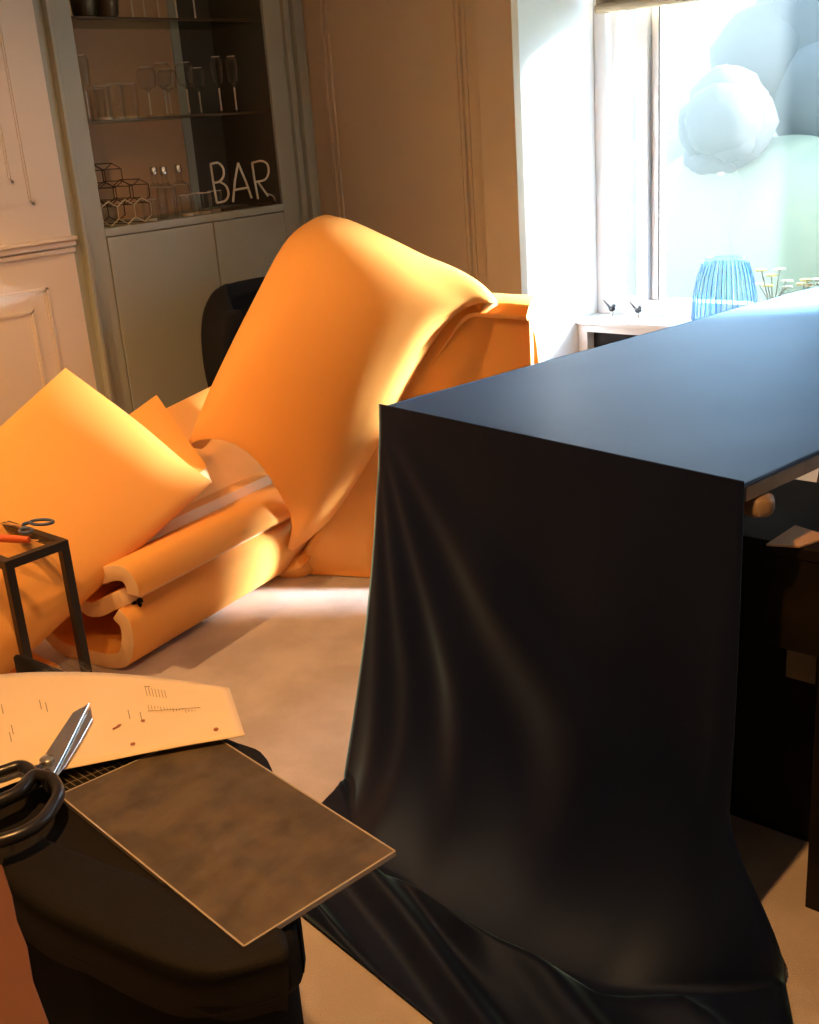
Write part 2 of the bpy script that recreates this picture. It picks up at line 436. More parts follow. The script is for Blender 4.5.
# hexagon wine rack
rk = empty('wine_rack', at_shelf(135, zC, XW-.1), 'hexagonal brass wire wine rack standing left of the decanters', 'wine rack')
hexr = .046; base = at_shelf(118, zC+.005, XW-.03)
cells = []
for row in range(3):
    for col in range(3 if row else 3):
        cy_ = base.y+col*hexr*1.732+(row % 2)*hexr*.866 + (-.03)
        cz_ = base.z+hexr+row*hexr*1.5
        if row == 2 and col == 2: continue
        cells.append((cy_, cz_))
for x, mm, nm in ((XW-.03, 'wire_pale', 'front_hexagons'), (XW-.21, 'wire', 'rear_hexagons')):
    mb = MB()
    for (a, b) in (cells[:3] if mm == 'wire_pale' else cells):
        mb.tube([(x, a+hexr*math.sin(k*math.pi/3), b+hexr*math.cos(k*math.pi/3)) for k in range(6)], .0022, 6, True)
    mb.build(nm, M[mm], rk)
mb = MB()
for (a, b) in cells[3:]:
    mb.tube([(XW-.08, a+hexr*math.sin(k*math.pi/3), b+hexr*math.cos(k*math.pi/3)) for k in range(6)], .002, 6, True)
for (a, b) in cells:
    for k in (0, 1, 3, 5): mb.tube([(XW-.03 if (a, b) in cells[:3] else XW-.08, a+hexr*math.sin(k*math.pi/3), b+hexr*math.cos(k*math.pi/3)), (XW-.21, a+hexr*math.sin(k*math.pi/3), b+hexr*math.cos(k*math.pi/3))], .0018, 6)
mb.build('cross_wires', M['wire'], rk)
# decanters
for k, (px, x) in enumerate(((160, XW-.16), (170, XW-.07), (184, XW-.14))):
    p = at_shelf(px, zC, x)
    t = empty('decanter', p, ['square glass decanter behind the wine rack with silver stopper', 'front glass decanter with silver stopper between rack and tumblers', 'glass decanter with silver stopper nearest the BAR letters'][k], 'decanter', 'decanters on the bar counter')
    MB().lathe([(.001, 0), (.037, 0), (.04, .01), (.04, .11), (.036, .125), (.014, .14), (.012, .17), (.016, .175)], p, 24, .03, 4).build('body', M['glass'], t, True)
    MB().lathe([(.001, .172), (.014, .174), (.015, .20), (.012, .204), (.001, .204)], p, 16).build('stopper', M['silver'], t, True)
    rimmed(t, p, .125, .036)
for k, (px, x) in enumerate(((152, XW-.05), (189, XW-.05), (199, XW-.09), (206, XW-.05), (217, XW-.09))):
    tumbler(at_shelf(px, zC, x), .085, .03, ['low tumbler at the front of wine rack', 'low tumbler in front of the rightmost decanter', 'low cut tumbler left of the letter B', 'front tumbler just below the letter B', 'low tumbler behind the letter B'][k], 'tumblers on the bar counter')

# BAR neon letters
XL = XW-.045
def P2(px, py): return onx(px, py, XL)
sg = empty('neon_sign', P2(240, 210), 'unlit cream tube sign reading BAR on the bar counter', 'sign')
def stroke(pts, n=8, closed=False):
    return spline([P2(*p) for p in pts], n)
def letter(name, strokes):
    mb = MB()
    for s in strokes: mb.tube(s, .0048, 8)
    return mb.build(name, M['tube'], sg, True)
letter('letter_b', [[P2(217, 203), P2(213.5, 184), P2(210.5, 164)],
                    stroke([(210.5, 164), (218, 163), (223, 168), (223.5, 176), (219.5, 181.5), (213.5, 183)]),
                    stroke([(219.5, 181.5), (226, 186), (228.5, 194), (225.5, 200.5), (217, 203)])])
letter('letter_a', [[P2(233, 202), P2(235, 180), P2(238, 163)], [P2(238, 163), P2(246, 182), P2(251.5, 198)], [P2(234.5, 190), P2(248, 187.5)]])
letter('letter_r', [[P2(258, 199), P2(254.5, 180), P2(252, 163)],
                    stroke([(252, 163), (261, 161), (267, 164), (268.5, 172), (265, 179.5), (255, 182)]),
                    stroke([(258, 182), (263, 189), (268, 196)])])
MB().tube(stroke([(268, 194), (273, 196), (276, 202), (278, 209)]), .0035, 8).build('cable', M['tube'], sg, True)
p0, p1 = onz(236, 208, zC), 0
ya, yb_ = P2(222, 208).y, P2(274, 205).y
MB().box((XL-.012, ya, zC), (XL+.012, yb_, zC+.012), .003).build('base_bar', M['wire'], sg)

# ------------------------------------------------------------------ window
wf = MB()
X1 = ony(600, 150, YG-.02).x
gx0 = ony(664, 150, YG).x
XM = [ (XR, XR+.07), (gx0-.17, gx0-.0) ]
fy0, fy1 = YG-.045, YG+.03
zT = 2.12
wf.box((XR+.004, fy0, zS), (XR+.06, fy1, zT), .004).box((XR2-.06, fy0, zS), (XR2, fy1, zT), .004)
wf.box((XR+.06, fy0, zS), (XR2-.06, fy1, zS+.07), .004).box((XR+.06, fy0, zT-.06), (XR2-.06, fy1, zT), .004)
x2 = gx0-.10
wf.box((x2, fy0-.01, zS+.07), (x2+.055, fy1, zT-.06), .004)
wf.box((x2+.06, fy0+.012, zS+.07), (gx0-.002, fy1-.01, zT-.06), .004)
wf.box((XR+.075, fy0+.012, zS+.07), (XR+.11, fy1-.01, zT-.06), .004)
wo = struct(wf, 'window_1', M['reveal'])
struct(MB().box((-1.66, YG-.06, zS+.003), (-.08, YG+.12, zT), .004), 'wall_added_sun_blocker', M['reveal'])  # unseen pier, added to keep the sun off the bar and cream wall
g = MB().box((XR+.06, YG, zS+.07), (-1.67, YG+.006, zT-.06)).build('pane', M['pane'], wo)
MB().box((-.07, YG, zS+.07), (XR2-.06, YG+.006, zT-.06)).build('pane', M['pane'], wo)
g = MB().box((gx0-.003, fy0+.004, zS+.07), (gx0+.002, fy0+.014, zT-.06)).build('gasket', M['black_metal'], wo)
# sill with a box below
tag(MB().prism([(XR, YS, zS-.02), (XR2, YS, zS-.02), (XR2, YG, zS-.02), (XR, YG, zS-.02)], (0, 0, .022), .006).build('trim_window_sill', M['reveal'], None), kind='structure')
rb = empty('radiator_cover', (XR+.5, (YS+YG)/2, 0), 'low white radiator cover with a dark open slot under the window sill', 'radiator cover')
a = onx(578, 331, XR+.02)
mb = MB().box((XR+.005, YS+.015, 0), (XR+.05, YG-.005, zS-.022)).box((XR+.05, YS+.015, 0), (XR2-.05, YS+.04, zS-.16)).box((XR+.05, YS+.015, zS-.05), (XR2-.05, YS+.04, zS-.022))
mb.build('casing', M['reveal'], rb)
MB().box((XR+.05, YS+.07, .02), (XR2-.06, YS+.08, zS-.024)).build('inner_panel', M['dark_wood'], rb)

# roller blind at the top
zb = ony(600, 14, YG-.12).z
bl = empty('window_blind', (-1.0, YG-.12, 2.2), 'rolled-up tan fabric blind across the top of the window', 'blind')
bx0 = ony(597, 10, YG-.12).x
MB().box((bx0, YG-.13, zb), (XR2-.02, YG-.118, 2.3), .002).box((bx0, YG-.15, zb), (XR2-.02, YG-.10, zb+.035), .012).build('fabric', M['blind'], bl)
MB().tube([(bx0, YG-.12, 2.33), (XR2-.02, YG-.12, 2.33)], .03, 16).build('roller', M['blind'], bl, True)

V_ = Vector
# small birds on the sill
for k, px in enumerate((612, 638)):
    p = V_((ony(px, 305, YG-.09).x, YG-.09, zS+.002))
    t = empty('bird_figurine', p, ['small dark bird figurine, left of the pair on the sill', 'small dark bird figurine, right of the pair on the sill'][k], 'figurine', 'bird figurines on the sill')
    mb = MB().blob(p+Vector((0, 0, .03)), (.016, .012, .012), 2, .1, k).blob(p+Vector((.012, -.004, .045)), .008, 2, .05, k)
    mb.tube([p+Vector((-.006, 0, .03)), p+Vector((-.045, .004, .065))], [.006, .002], 6)
    mb.build('body', M['black_plastic'], t, True)
    MB().lathe([(.001, .018), (.004, .017), (.012, .004), (.014, 0), (.001, 0)], p, 14).build('stand', M['silver'], t, True)

# blue ribbed vase
p = V_((ony(724, 318, YG-.15).x, YG-.15, zS+.002))
v = empty('glass_vase', p, 'light blue ribbed glass vase on the window sill behind the covered table', 'vase')
rr = .112
MB().lathe([(.001, 0), (rr*1.0, 0), (rr*1.10, .03), (rr*1.08, .12), (rr*.93, .20), (rr*.76, .25), (rr*.72, .262)], p, 160, .025, 40).build('body', M['glass_blue'], v, True)
mb = MB()
for k in range(36):
    a = 2*math.pi*k/36
    mb.tube([p+Vector((math.cos(a)*r_, math.sin(a)*r_, z_)) for r_, z_ in ((rr*1.0, .004), (rr*1.12, .03), (rr*1.10, .12), (rr*.95, .20), (rr*.78, .25))], .0022, 5)
M['blue_rib'] = mat('blue_ribs', (.25, .50, .80), .2)
mb.build('ribs', M['blue_rib'], v, True)
MB().tube([p+Vector((math.cos(a)*rr*.72, math.sin(a)*rr*.72, .263)) for a in [2*math.pi*k/32 for k in range(32)]], .003, 6, True).build('rim', M['glass_blue'], v, True)

# pale flowers in glass jars on the sill, right
M['petal'] = mat('pale_petal', (.85, .82, .62), .7); M['petal_y'] = mat('yellow_petal', (.85, .70, .22), .7)
M['twig'] = mat('twig', (.30, .25, .20), .8)
for k, (px, py, n) in enumerate(((772, 305, 7), (815, 296, 8))):
    p = V_((ony(px, py, YG-.10).x, YG-.10, zS+.002))
    t = empty('flower_jar', p, ['glass jar of pale flowers just right of the blue vase', 'glass jar of pale yellow flowers at the right picture edge'][k], 'flowers', 'flower jars on the sill')
    MB().lathe([(.001, 0), (.045, 0), (.048, .02), (.048, .09), (.036, .11), (.04, .12)], p, 24).build('jar', M['glass'], t, True)
    sb = MB()
    for j in range(n):
        a = random.uniform(0, 6.28); r = random.uniform(.02, .09); h = random.uniform(.15, .22)
        q = p+Vector((math.cos(a)*r, math.sin(a)*r*.6, h)); sb.tube([p+Vector((0, 0, .02)), p+Vector((math.cos(a)*r*.3, math.sin(a)*r*.3, .1)), q], .0022, 5)
        fb = MB()
        for i in range(6):
            b = i*math.pi/3; fb.blob(q+Vector((math.cos(b)*.014, math.sin(b)*.014, 0)), (.012, .012, .005), 1, .1, i)
        fb.build('flower', M['petal_y' if j % 3 == 0 else 'petal'], t, True)
    sb.build('stems', M['twig'], t)

# ------------------------------------------------------------------ outside
struct(MB().box((-14, YG+.15, -.25), (12, 16, -.2)), 'ground_outside', M['lawn'])
hd = MB()
for i in range(30):
    hd.blob((-10+i*.58, 8.6+.12*math.sin(i*1.7), .25), (.8, .6, .92+.05*math.sin(i*2.3)), 3, .12, i, 2)
tag(hd.build('garden_hedge', M['hedge'], None, True, True), 'pale green hedge seen through the window glass', 'hedge')
hs = MB().box((-12, 12, -.2), (9, 12.3, 3.3))
tag(hs.build('garden_wall', M['house'], None), 'pale blue grey garden wall beyond the hedge', 'wall')
for k, (px, py, Y, r, lab) in enumerate(((722, 130, 8.2, .42, 'round grey green bush in the middle of the window'), (828, 90, 9.3, .9, 'blue green tree at the right edge of the window'))):
    c = ony(px, py, Y)
    t = empty('garden_tree', (c.x, c.y, -.2), lab, 'tree', None)
    mb = MB()
    for j in range(7):
        mb.blob(c+Vector((random.uniform(-.5, .5)*r, random.uniform(-.3, .3)*r, random.uniform(-.5, .5)*r)), r*random.uniform(.5, .75), 3, .12, j+k, 2.5)
    mb.build('crown', M['shrub'], t, True, True)
    MB().tube([(c.x, c.y, -.2), (c.x, c.y, c.z)], .06, 10).build('trunk', M['tan_wood'], t, True)

# ------------------------------------------------------------------ black chair behind foam
p = onx(225, 345, -3.45)
ch = empty('tub_chair', (-3.35, p.y+.15, 0), 'black upholstered tub chair between the bar cabinet and the arched foam', 'chair')
cx_, cy_ = -3.33, onx(235, 330, -3.45).y+.13
rows = []
for i in range(6):
    zz = [.30, .5, .66, .80, .88, .91][i]; rd = [.22, .255, .27, .26, .225, .17][i]
    rows.append([(cx_-rd*math.cos(a)*.9, cy_+rd*1.15*math.sin(a), zz-(.02 if abs(a) > 1 else 0)*i*.8) for a in [(-1.7+3.4*k/8) for k in range(9)]])
sheet('backrest', grid_surface(rows, 4, 4), M['chair_black'], .06, ch, .02, 0)
MB().lathe([(.001, .28), (.2, .28), (.23, .3), (.235, .42), (.2, .46), (.001, .47)], (cx_+.02, cy_, 0), 28).build('seat', M['chair_black'], ch, True)
for a in (45, 135, 225, 315):
    d = Vector((math.cos(math.radians(a)), math.sin(math.radians(a)), 0))
    MB().tube([Vector((cx_+.02, cy_, .29))+d*.14, Vector((cx_+.02, cy_, 0))+d*.19], [.016, .010], 10).build('leg', M['dark_wood'], ch, True)

# ------------------------------------------------------------------ foam: big arched sheet
FM = [M['foam'], M['foam_edge']]
V = Vector
def lerp_(a, b, t): return a+(b-a)*t
def pl(px, py, off=0):      # point on the standing face of the arched foam
    P = V((-2.827, 2.449, 0)); d = V((.26, .114, 0)).normalized(); n = V((d.y, -d.x, 0)); v = ray(px, py); O = V((0, 0, H))
    P = P+n*off
    return O+v*(((P-O).dot(n))/v.dot(n))
def along(px, py, D): v = ray(px, py).normalized(); return V((0, 0, H))+v*D
def arch_row(pix, DL, DR, b):
    n = len(pix); a = V((*pix[0], 0)); z = V((*pix[-1], 0)); ch_ = z-a; out = []
    for q in pix:
        t = max(0, min(1, (V((*q, 0))-a).dot(ch_)/ch_.length_squared))
        out.append(along(q[0], q[1], DL+(DR-DL)*t-b*math.sqrt(max(0, 1-(2*t-1)**2))))
    return out
def DP(px, py): return (pl(px, py)-V((0, 0, H))).length
rows = [
 arch_row([(187, 447), (200, 440), (226, 441), (252, 456), (275, 486), (291, 518), (288, 546), (277, 562)], 3.90, 3.98, .20),
 arch_row([(203, 405), (222, 398), (250, 402), (280, 424), (303, 455), (318, 486), (326, 506), (329, 521)], 3.86, DP(330, 521)-.06, .20),
 arch_row([(226, 355), (250, 346), (280, 350), (312, 372), (338, 400), (356, 424), (368, 440), (375, 450)], 3.84, DP(376, 450)-.05, .22),
 arch_row([(252, 303), (278, 292), (310, 295), (342, 312), (368, 335), (388, 357), (401, 373), (409, 384)], 3.85, DP(409, 384)-.04, .22),
 arch_row([(283, 245), (308, 238), (342, 248), (372, 268), (398, 290), (418, 308), (431, 321), (440, 333)], 3.90, DP(440, 333)-.03, .20),
 arch_row([(308, 222), (335, 219), (372, 238), (404, 258), (428, 276), (448, 291), (460, 301), (466, 308)], 4.0, DP(468, 304)-.03, .14),
 arch_row([(330, 215), (356, 223), (392, 239), (422, 254), (448, 265), (470, 277), (485, 290), (494, 303)], 4.15, DP(498, 301)-.03, .08),
]
r6 = rows[-1]
rows += [[p+V((-.07, .14, -.07)) for p in r6], [p+V((-.15, .22, -.25)) for p in r6]]
arch = sheet('foam_sheet', grid_surface(rows, 5, 5), FM, .06, None, .008, -1)
tag(arch, 'large arched orange foam sheet rising between the bar corner and the covered table', 'foam')
# upright panel behind the arch, rounded over at the top
bd = V((-.38, .92, 0))
cols = []
for px, py in ((283, 571), (303, 548), (324, 516), (366, 452), (400, 388), (432, 337), (462, 303), (500, 301), (529, 303)):
    t_ = pl(px, py); f = V((t_.x, t_.y, 0))
    cols.append([V((f.x, f.y, .004)), V((f.x, f.y, t_.z*.5)), V((f.x, f.y, max(.006, t_.z-.05))), t_+V((0, .0, -.012))+bd*.01, t_+bd*.06, t_+bd*.16+V((0, 0, -.005))])
pan = sheet('foam_sheet', grid_surface(cols, 5, 5), FM, .045, None, .008, 1)
tag(pan, 'upright orange foam panel under the right side of the arch, beside the table cloth', 'foam')
# second fold just behind the standing face (narrow inverted V at its right end)
q0 = pl(513, 372); q1 = pl(531, 308); q2 = pl(543, 362)
off = V((-.05, .14, 0))
rows = []
def pb(px, py): return pl(px, py, -.16)
for s in (0, .5, 1):
    o_ = V((-.24, .06, -.02))*s
    a_, t_, c_ = pb(516, 375), pb(532, 309), pb(542, 366)
    rows.append([V((a_.x-.02, a_.y, .004))+o_, a_+o_, lerp_(a_, t_, .75)+o_, t_+o_, lerp_(t_, c_, .25)+o_, c_+o_, V((c_.x+.02, c_.y, .004))+o_])
b2 = sheet('foam_sheet', grid_surface(rows, 5, 4), FM, .028, None, .004, 0)
tag(b2, 'narrow folded foam strip standing at the right end of the arched sheet', 'foam')

# ------------------------------------------------------------------ foam: folded flap, left
def lerp(a, b, t): return a+(b-a)*t
R0 = [V((-3.15, 1.92, .83)), V((-2.97, 2.03, .65)), V((-2.84, 2.11, .50)), V((-2.795, 2.15, .445)), V((-2.85, 2.19, .43)), V((-2.99, 2.21, .52)), V((-3.13, 2.22, .645))]
R1 = [V((-3.02, 1.34, .60)), V((-2.85, 1.345, .445)), V((-2.72, 1.35, .32)), V((-2.68, 1.36, .215)), V((-2.76, 1.39, .15)), V((-2.93, 1.42, .23)), V((-3.10, 1.45, .40))]
R2 = [a+(b-a)*1.5 for a, b in zip(R0, R1)]
RM = [lerp(a, b, .5)+V((.008, 0, .006)) for a, b in zip(R0, R1)]
flap = sheet('foam_sheet', grid_surface([R0, RM, R1, R2], 6, 8), FM, .05, None, .006, 1)
tag(flap, 'folded orange foam sheet with pointed corners on top of the left foam pile', 'foam')

# ------------------------------------------------------------------ foam: rolled layers on the floor
AX = V((-.172, .985, 0)).normalized(); UX = V((AX.y, -AX.x, 0))
O0 = V((-2.69, 1.65, 0))
def prof_sheet(prof, y0, y1, label, n=6, grow=0, zs=None):
    grid = []
    cen = spline([V((a, b, 0)) for a, b in prof], 8)
    for i in range(n+1):
        s = y0+(y1-y0)*i/n; k = 1-.03*(i/n)
        grid.append([O0+AX*s+UX*(c.x*k)+V((0, 0, max(.026, c.y*(k if zs is None else k*(1+zs*i/n))))) for c in cen])
    o = sheet('foam_sheet', grid, FM, .05, None, .008, 0)
    return tag(o, label, 'foam')
prof_sheet([(-.10, .315), (-.19, .30), (-.27, .24), (-.32, .16), (-.315, .09), (-.255, .035), (-.15, .027), (-.05, .027), (.015, .05), (.045, .11), (.045, .165), (.015, .195)], 0, .92,
           'outer rolled foam layer resting on the carpet below the pointed flap')
prof_sheet([(.03, .238), (-.02, .215), (-.08, .185), (-.13, .18), (-.155, .215), (-.13, .262), (-.06, .290), (.01, .315), (.055, .315), (.078, .285), (.078, .255)], .02, 1.0,
           'inner tongue of folded foam nested in the outer roll')
grid = [[V((-2.80-.14*j, 1.02+.1*i, .027+.012*i*(j > 1)+.004*j)) for j in range(5)] for i in range(6)]
tag(sheet('foam_sheet', grid, FM, .05, None, .008, 0), 'flat foam offcut on the carpet at the left picture edge', 'foam')
# long inner strip between flap and arch
grid = []
for i in range(7):
    s = i/6
    grid.append([O0+AX*(.10+1.05*s)+UX*(-.10-.10*s+a)+V((0, 0, .31+.05*s+b)) for a, b in ((-.30, .22), (-.22, .14), (-.13, .055), (-.06, .0), (-.02, -.09))])
tag(sheet('foam_sheet', grid, FM, .045, None, .006, 0), 'long leaning foam strip running from the flap into the arch opening', 'foam')
p = onx(137, 603, -2.66)
mb = MB()
for k in range(6): mb.blob(p+V((random.uniform(-.01, .01), random.uniform(-.012, .012), random.uniform(-.012, .012))), random.uniform(.006, .011), 1, .6, k, 3)
tag(mb.build('fabric_scrap', M['black_fabric'], None), 'tiny dark scrap stuck on the rolled foam', 'scrap')

# ------------------------------------------------------------------ black side table with craft scissors
ST = .5
c0 = onz(62, 540, ST); c1 = onz(5, 560, ST); c2_ = onz(0, 512, ST)
ey = V((c1-c0)).normalized(); ex = V((-1, 0, 0)); ey = V((0, -1, 0))
sz = .024
st = empty('side_table', (c0.x-.2, c0.y-.1, 0), 'small black metal frame side table with glass top in front of the foam', 'side table')
Lx, Ly = .42, .165
cs = [V((c0.x, c0.y, 0)), V((c0.x, c0.y-Ly, 0)), V((c0.x-Lx, c0.y, 0)), V((c0.x-Lx, c0.y-Ly, 0))]
for c in cs:
    MB().box((c.x-sz/2, c.y-sz/2, 0), (c.x+sz/2, c.y+sz/2, ST), .002).build('leg', M['black_metal'], st)
for a, b in ((0, 1), (0, 2), (1, 3), (2, 3)):
    A_ = cs[a]+V((0, 0, ST-sz/2)); B_ = cs[b]+V((0, 0, ST-sz/2)); MB().obox(A_, B_, sz*.98, sz*.98).build('rail', M['black_metal'], st)
MB().box((c0.x-Lx+.01, c0.y-Ly+.01, ST-.010), (c0.x-.01, c0.y-.01, ST-.003)).build('glass_top', M['acrylic'], st)
# blue handled scissors on it
def scissors(name, label, pivot, dirn, L, hm, bm_, z, open_deg=14, ringr=.028, hl=.11, tilt=0.0):
    t = empty(name, V((pivot[0], pivot[1], z)), label, 'scissors')
    pv = V((pivot[0], pivot[1], z)); base = math.atan2(dirn[1], dirn[0])
    for s in (-1, 1):
        a = base+s*math.radians(open_deg)/2; d = V((math.cos(a), math.sin(a), 0)); nrm = V((-d.y, d.x, 0))
        zz = .004+.003*(s+1); w_ = L*.085
        pts = [pv-d*L*.10-nrm*s*w_*.55, pv-d*L*.10+nrm*s*w_*.55, pv+d*L*.05+nrm*s*w_*.75, pv+d*L*.65+nrm*s*w_*.45, pv+d*L, pv+d*L*.5-nrm*s*w_*.25, pv-nrm*s*w_*.4]
        MB().prism([p+V((0, 0, zz)) for p in pts], (0, 0, .003), .0006, 1).build('blade', M[bm_], t)
        # shank crosses the pivot then loops into a finger ring
        a2 = base+math.pi+s*math.radians(open_deg*.5+6); e = V((math.cos(a2), math.sin(a2), 0)); m_ = V((-e.y, e.x, 0))*s
        r1, r2 = ringr*(1.0 if s > 0 else .8), ringr*(1.75 if s > 0 else 1.1)
        cc = pv+e*(hl+r2*.15)+m_*r1*.75+V((0, 0, .008+zz))
        ring = [cc+e*math.cos(k*math.pi/14)*r2+m_*math.sin(k*math.pi/14)*r1 for k in range(28)]
        h = MB().tube(ring, ringr*.22, 10, True)
        h.tube([pv+e*L*.03+V((0, 0, zz+.003)), pv+e*(hl-r2)*.6+m_*r1*.12+V((0, 0, zz+.006)), cc-e*r2*.93-m_*r1*.2], [ringr*.24, ringr*.26, ringr*.24], 10)
        h.build('handle', M[hm], t, True)
    MB().lathe([(.001, .014), (L*.022, .0135), (L*.03, .011), (L*.03, .002), (.001, .002)], pv, 18).build('pivot_screw', M['silver'], t, True)
    return t
p = onz(33, 529, ST); q = onz(-25, 518, ST)
scissors('scissors', 'blue handled scissors lying on the small black side table', (p.x-.02, p.y-.02), (q-p)[:2], .10, 'blue_plastic', 'silver', ST+.002, 18, .020, .05)
a = onz(29, 540, ST+.010); b = onz(-20, 537, ST+.012)
t = empty('craft_knife', a, 'orange craft knife lying beside the blue handled scissors', 'knife')
MB().tube([a, lerp(a, b, .3), b], [.009, .011, .010], 10).build('handle', M['orange_plastic'], t, True)
d = (b-a).normalized()
MB().obox(a-d*.004, a-d*.03, .008, .0015).build('blade', M['silver'], t)

# ------------------------------------------------------------------ foreground bench with plate, paper, shears
BZ = .70
def bz(px, py, z=BZ): return onz(px, py, z)
bench = empty('work_bench', bz(120, 900, 0), 'low bench wrapped in black fabric in the left foreground', 'bench')
fr, rr_ = bz(250, 739), bz(297, 917)
K = lambda p: V((p.x, p.y, BZ-.45))
fl = V((fr.x-.78, fr.y-.10, 0)); 
out = [bz(246, 738), bz(262, 742), bz(272, 757), bz(300, 905), bz(298, 922), bz(284, 936), bz(200, 960), bz(60, 905), bz(0, 868), bz(-60, 850), V((bz(-60, 850).x-.35, bz(-60, 850).y+.33, BZ)), V((fr.x-.60, fr.y-.02, BZ))]
mb = MB().prism([V((p.x, p.y, BZ-.09)) for p in out], (0, 0, .088), .022, 4)
mb.build('padded_top', M['black_fabric'], bench, True)
cen = V((sum(p.x for p in out)/len(out), sum(p.y for p in out)/len(out), 0))
low = [cen+(V((p.x, p.y, 0))-cen)*.93 for p in out]
mb = MB().prism([V((p.x, p.y, .0)) for p in low], (0, 0, BZ-.085), .01, 2)
mb.build('skirt', M['black_fabric'], bench, True)
# draped cloth with ragged hem falling over the near side
e0 = bz(0, 862); 
rows = []
topL = [bz(-40, 800), bz(20, 830), bz(90, 860), bz(200, 900), bz(275, 930)]
edge = [bz(-45, 842), bz(4, 866), bz(75, 912), bz(190, 962), bz(292, 942)]
ed2 = [e+V((.012, -.016, 0)) for e in edge]
bot = [onz(-20, 990, .42), onz(24, 985, .42), onz(110, 1050, .40), onz(210, 1090, .40), onz(288, 1075, .40)]
bo2 = [onz(0, 1100, .2), onz(62, 1090, .2), onz(130, 1150, .2), onz(220, 1190, .2), onz(288, 1180, .2)]
rows = [[p+V((0, 0, .004)) for p in topL], [lerp(a_, b_, .6)+V((0, 0, .005)) for a_, b_ in zip(topL, edge)], [e+V((0, 0, -.006)) for e in ed2], [lerp(a_, b_, .35) for a_, b_ in zip(ed2, bot)], bot, bo2]
dg = grid_surface([r[1:] for r in rows], 10, 8)
for i, r in enumerate(dg):
    for j, p in enumerate(r):
        if i > 14: r[j] = p+V((.5, -.6, 0)).normalized()*.004*math.sin(j*.25+i*.03)
        if j == 0: r[j] = r[j]+V((random.uniform(-1, 1), random.uniform(-1, 1), 0))*.003
dr = sheet('draped_fabric', dg, M['black_fabric'], .003, None, 0, 1)
tag(dr, 'black fabric with a ragged edge draped over the near side of the bench', 'fabric')
# brown board leaning at the far left bottom
tag(MB().prism([bz(a_, b_, BZ+.012) for a_, b_ in ((-80, 845), (2, 864), (12, 895), (17, 920), (27, 945), (33, 980), (48, 1020), (70, 1090), (-80, 1100))], (0, 0, -.004), .002).build('brown_board', M['brown_card'], None), 'brown board edge at the bottom left corner', 'board')

# clear ruler sheet
RZ = BZ+.002
rq = [bz(75, 657, RZ), bz(210, 742, RZ), bz(62, 800, RZ), bz(-75, 716, RZ)]
ru = empty('acrylic_ruler', bz(90, 720, RZ), 'wide clear ruler sheet with printed grid under the paper template', 'ruler')
MB().prism([p-V((0, 0, .0015)) for p in rq], (0, 0, .003)).build('sheet', M['acrylic'], ru)
mb = MB()
for k in range(1, 22):
    a_ = lerp(rq[0], rq[3], k/22); b_ = lerp(rq[1], rq[2], k/22); mb.obox(a_+V((0, 0, .0017)), b_+V((0, 0, .0017)), .0006, .0003)
for k in range(1, 12):
    a_ = lerp(rq[0], rq[1], k/12); b_ = lerp(rq[3], rq[2], k/12); mb.obox(a_+V((0, 0, .0017)), b_+V((0, 0, .0017)), .0005, .0003)
mb.build('grid_lines', M['ink'], ru)
# metal plate / dark board
PZ = BZ+.006
pq = [bz(59, 795, PZ), bz(244, 946, PZ), bz(395, 851, PZ), bz(205, 730, PZ)]
pt = empty('cutting_plate', bz(225, 840, PZ), 'worn dark brown rectangular plate with pale edges overhanging the bench', 'plate')
MB().prism([p-V((0, 0, .006)) for p in pq], (0, 0, .006), .0008, 1).build('board', M['plate'], pt)
M['edge'] = mat('pale_plate_edge', (.42, .36, .28), .3, spec=.8)
mb = MB()
for i in range(4):
    mb.obox(pq[i]-V((0, 0, .003)), pq[(i+1) % 4]-V((0, 0, .003)), .0022, .0064)
mb.build('edge_strip', M['edge'], pt)
# paper template
YZ = BZ+.016
top = [(-90, 690), (-30, 681), (30, 675), (100, 672), (165, 675), (229, 685)]
botm = [(-90, 822), (-30, 800), (30, 777), (100, 762), (170, 748), (245, 735)]
rows = []
for s in (0, .33, .66, 1):
    r = []
    for i, (a_, b_) in enumerate(zip(top, botm)):
        p = lerp(bz(*a_, YZ), bz(*b_, YZ), s); p.z += .006*math.sin(i*1.1)*(1-s)
        r.append(p)
    rows.append(r)
pg = grid_surface(rows, 6, 5)
pp = sheet('paper_template', pg, M['paper'], .0012, None, 0, 1)
tag(pp, 'cream paper pattern template with faint pencil marks under the shears', 'paper')
def on_paper(px, py): 
    p = bz(px, py, YZ); return p+V((0, 0, .0012))
def paper_z(p):
    best = min((q for r in pg for q in r), key=lambda q: (q.x-p.x)**2+(q.y-p.y)**2); return V((p.x, p.y, best.z+.0022))
def mark(p_, q_, w__=.0008):
    MB().obox(paper_z(bz(*p_, YZ)), paper_z(bz(*q_, YZ)), w__, .0004).build('pencil_mark', M['ink'], pp)
for k in range(7): mark((145+k*3.2, 686+.5*k), (147+k*3.2, 695+.3*k), .0009)
mark((144, 685.5), (150, 685), .0012)
for k in range(16): mark((148+k*3.1, 705+.35*k), (149+k*3.1, 710+.2*k-(k % 4)))
mark((148, 711), (200, 707))
for x_, y_ in ((128, 710), (140, 712), (10, 735), (12, 728), (40, 703), (46, 705), (2, 708)): mark((x_, y_), (x_+2, y_+9), .0012)
for x_, y_, r_ in ((133, 745, .0035), (216, 730, .0035), (143, 721, .003), (119, 726, .0022)):
    p = paper_z(bz(x_, y_, YZ)); MB().lathe([(.0001, .0006), (r_, .0005), (r_, 0)], p, 12).build('punched_dot', M['ink_red'], pp)
MB().obox(paper_z(bz(113, 730, YZ)), paper_z(bz(121, 725, YZ)), .0025, .0004).build('rust_mark', M['ink_red'], pp)

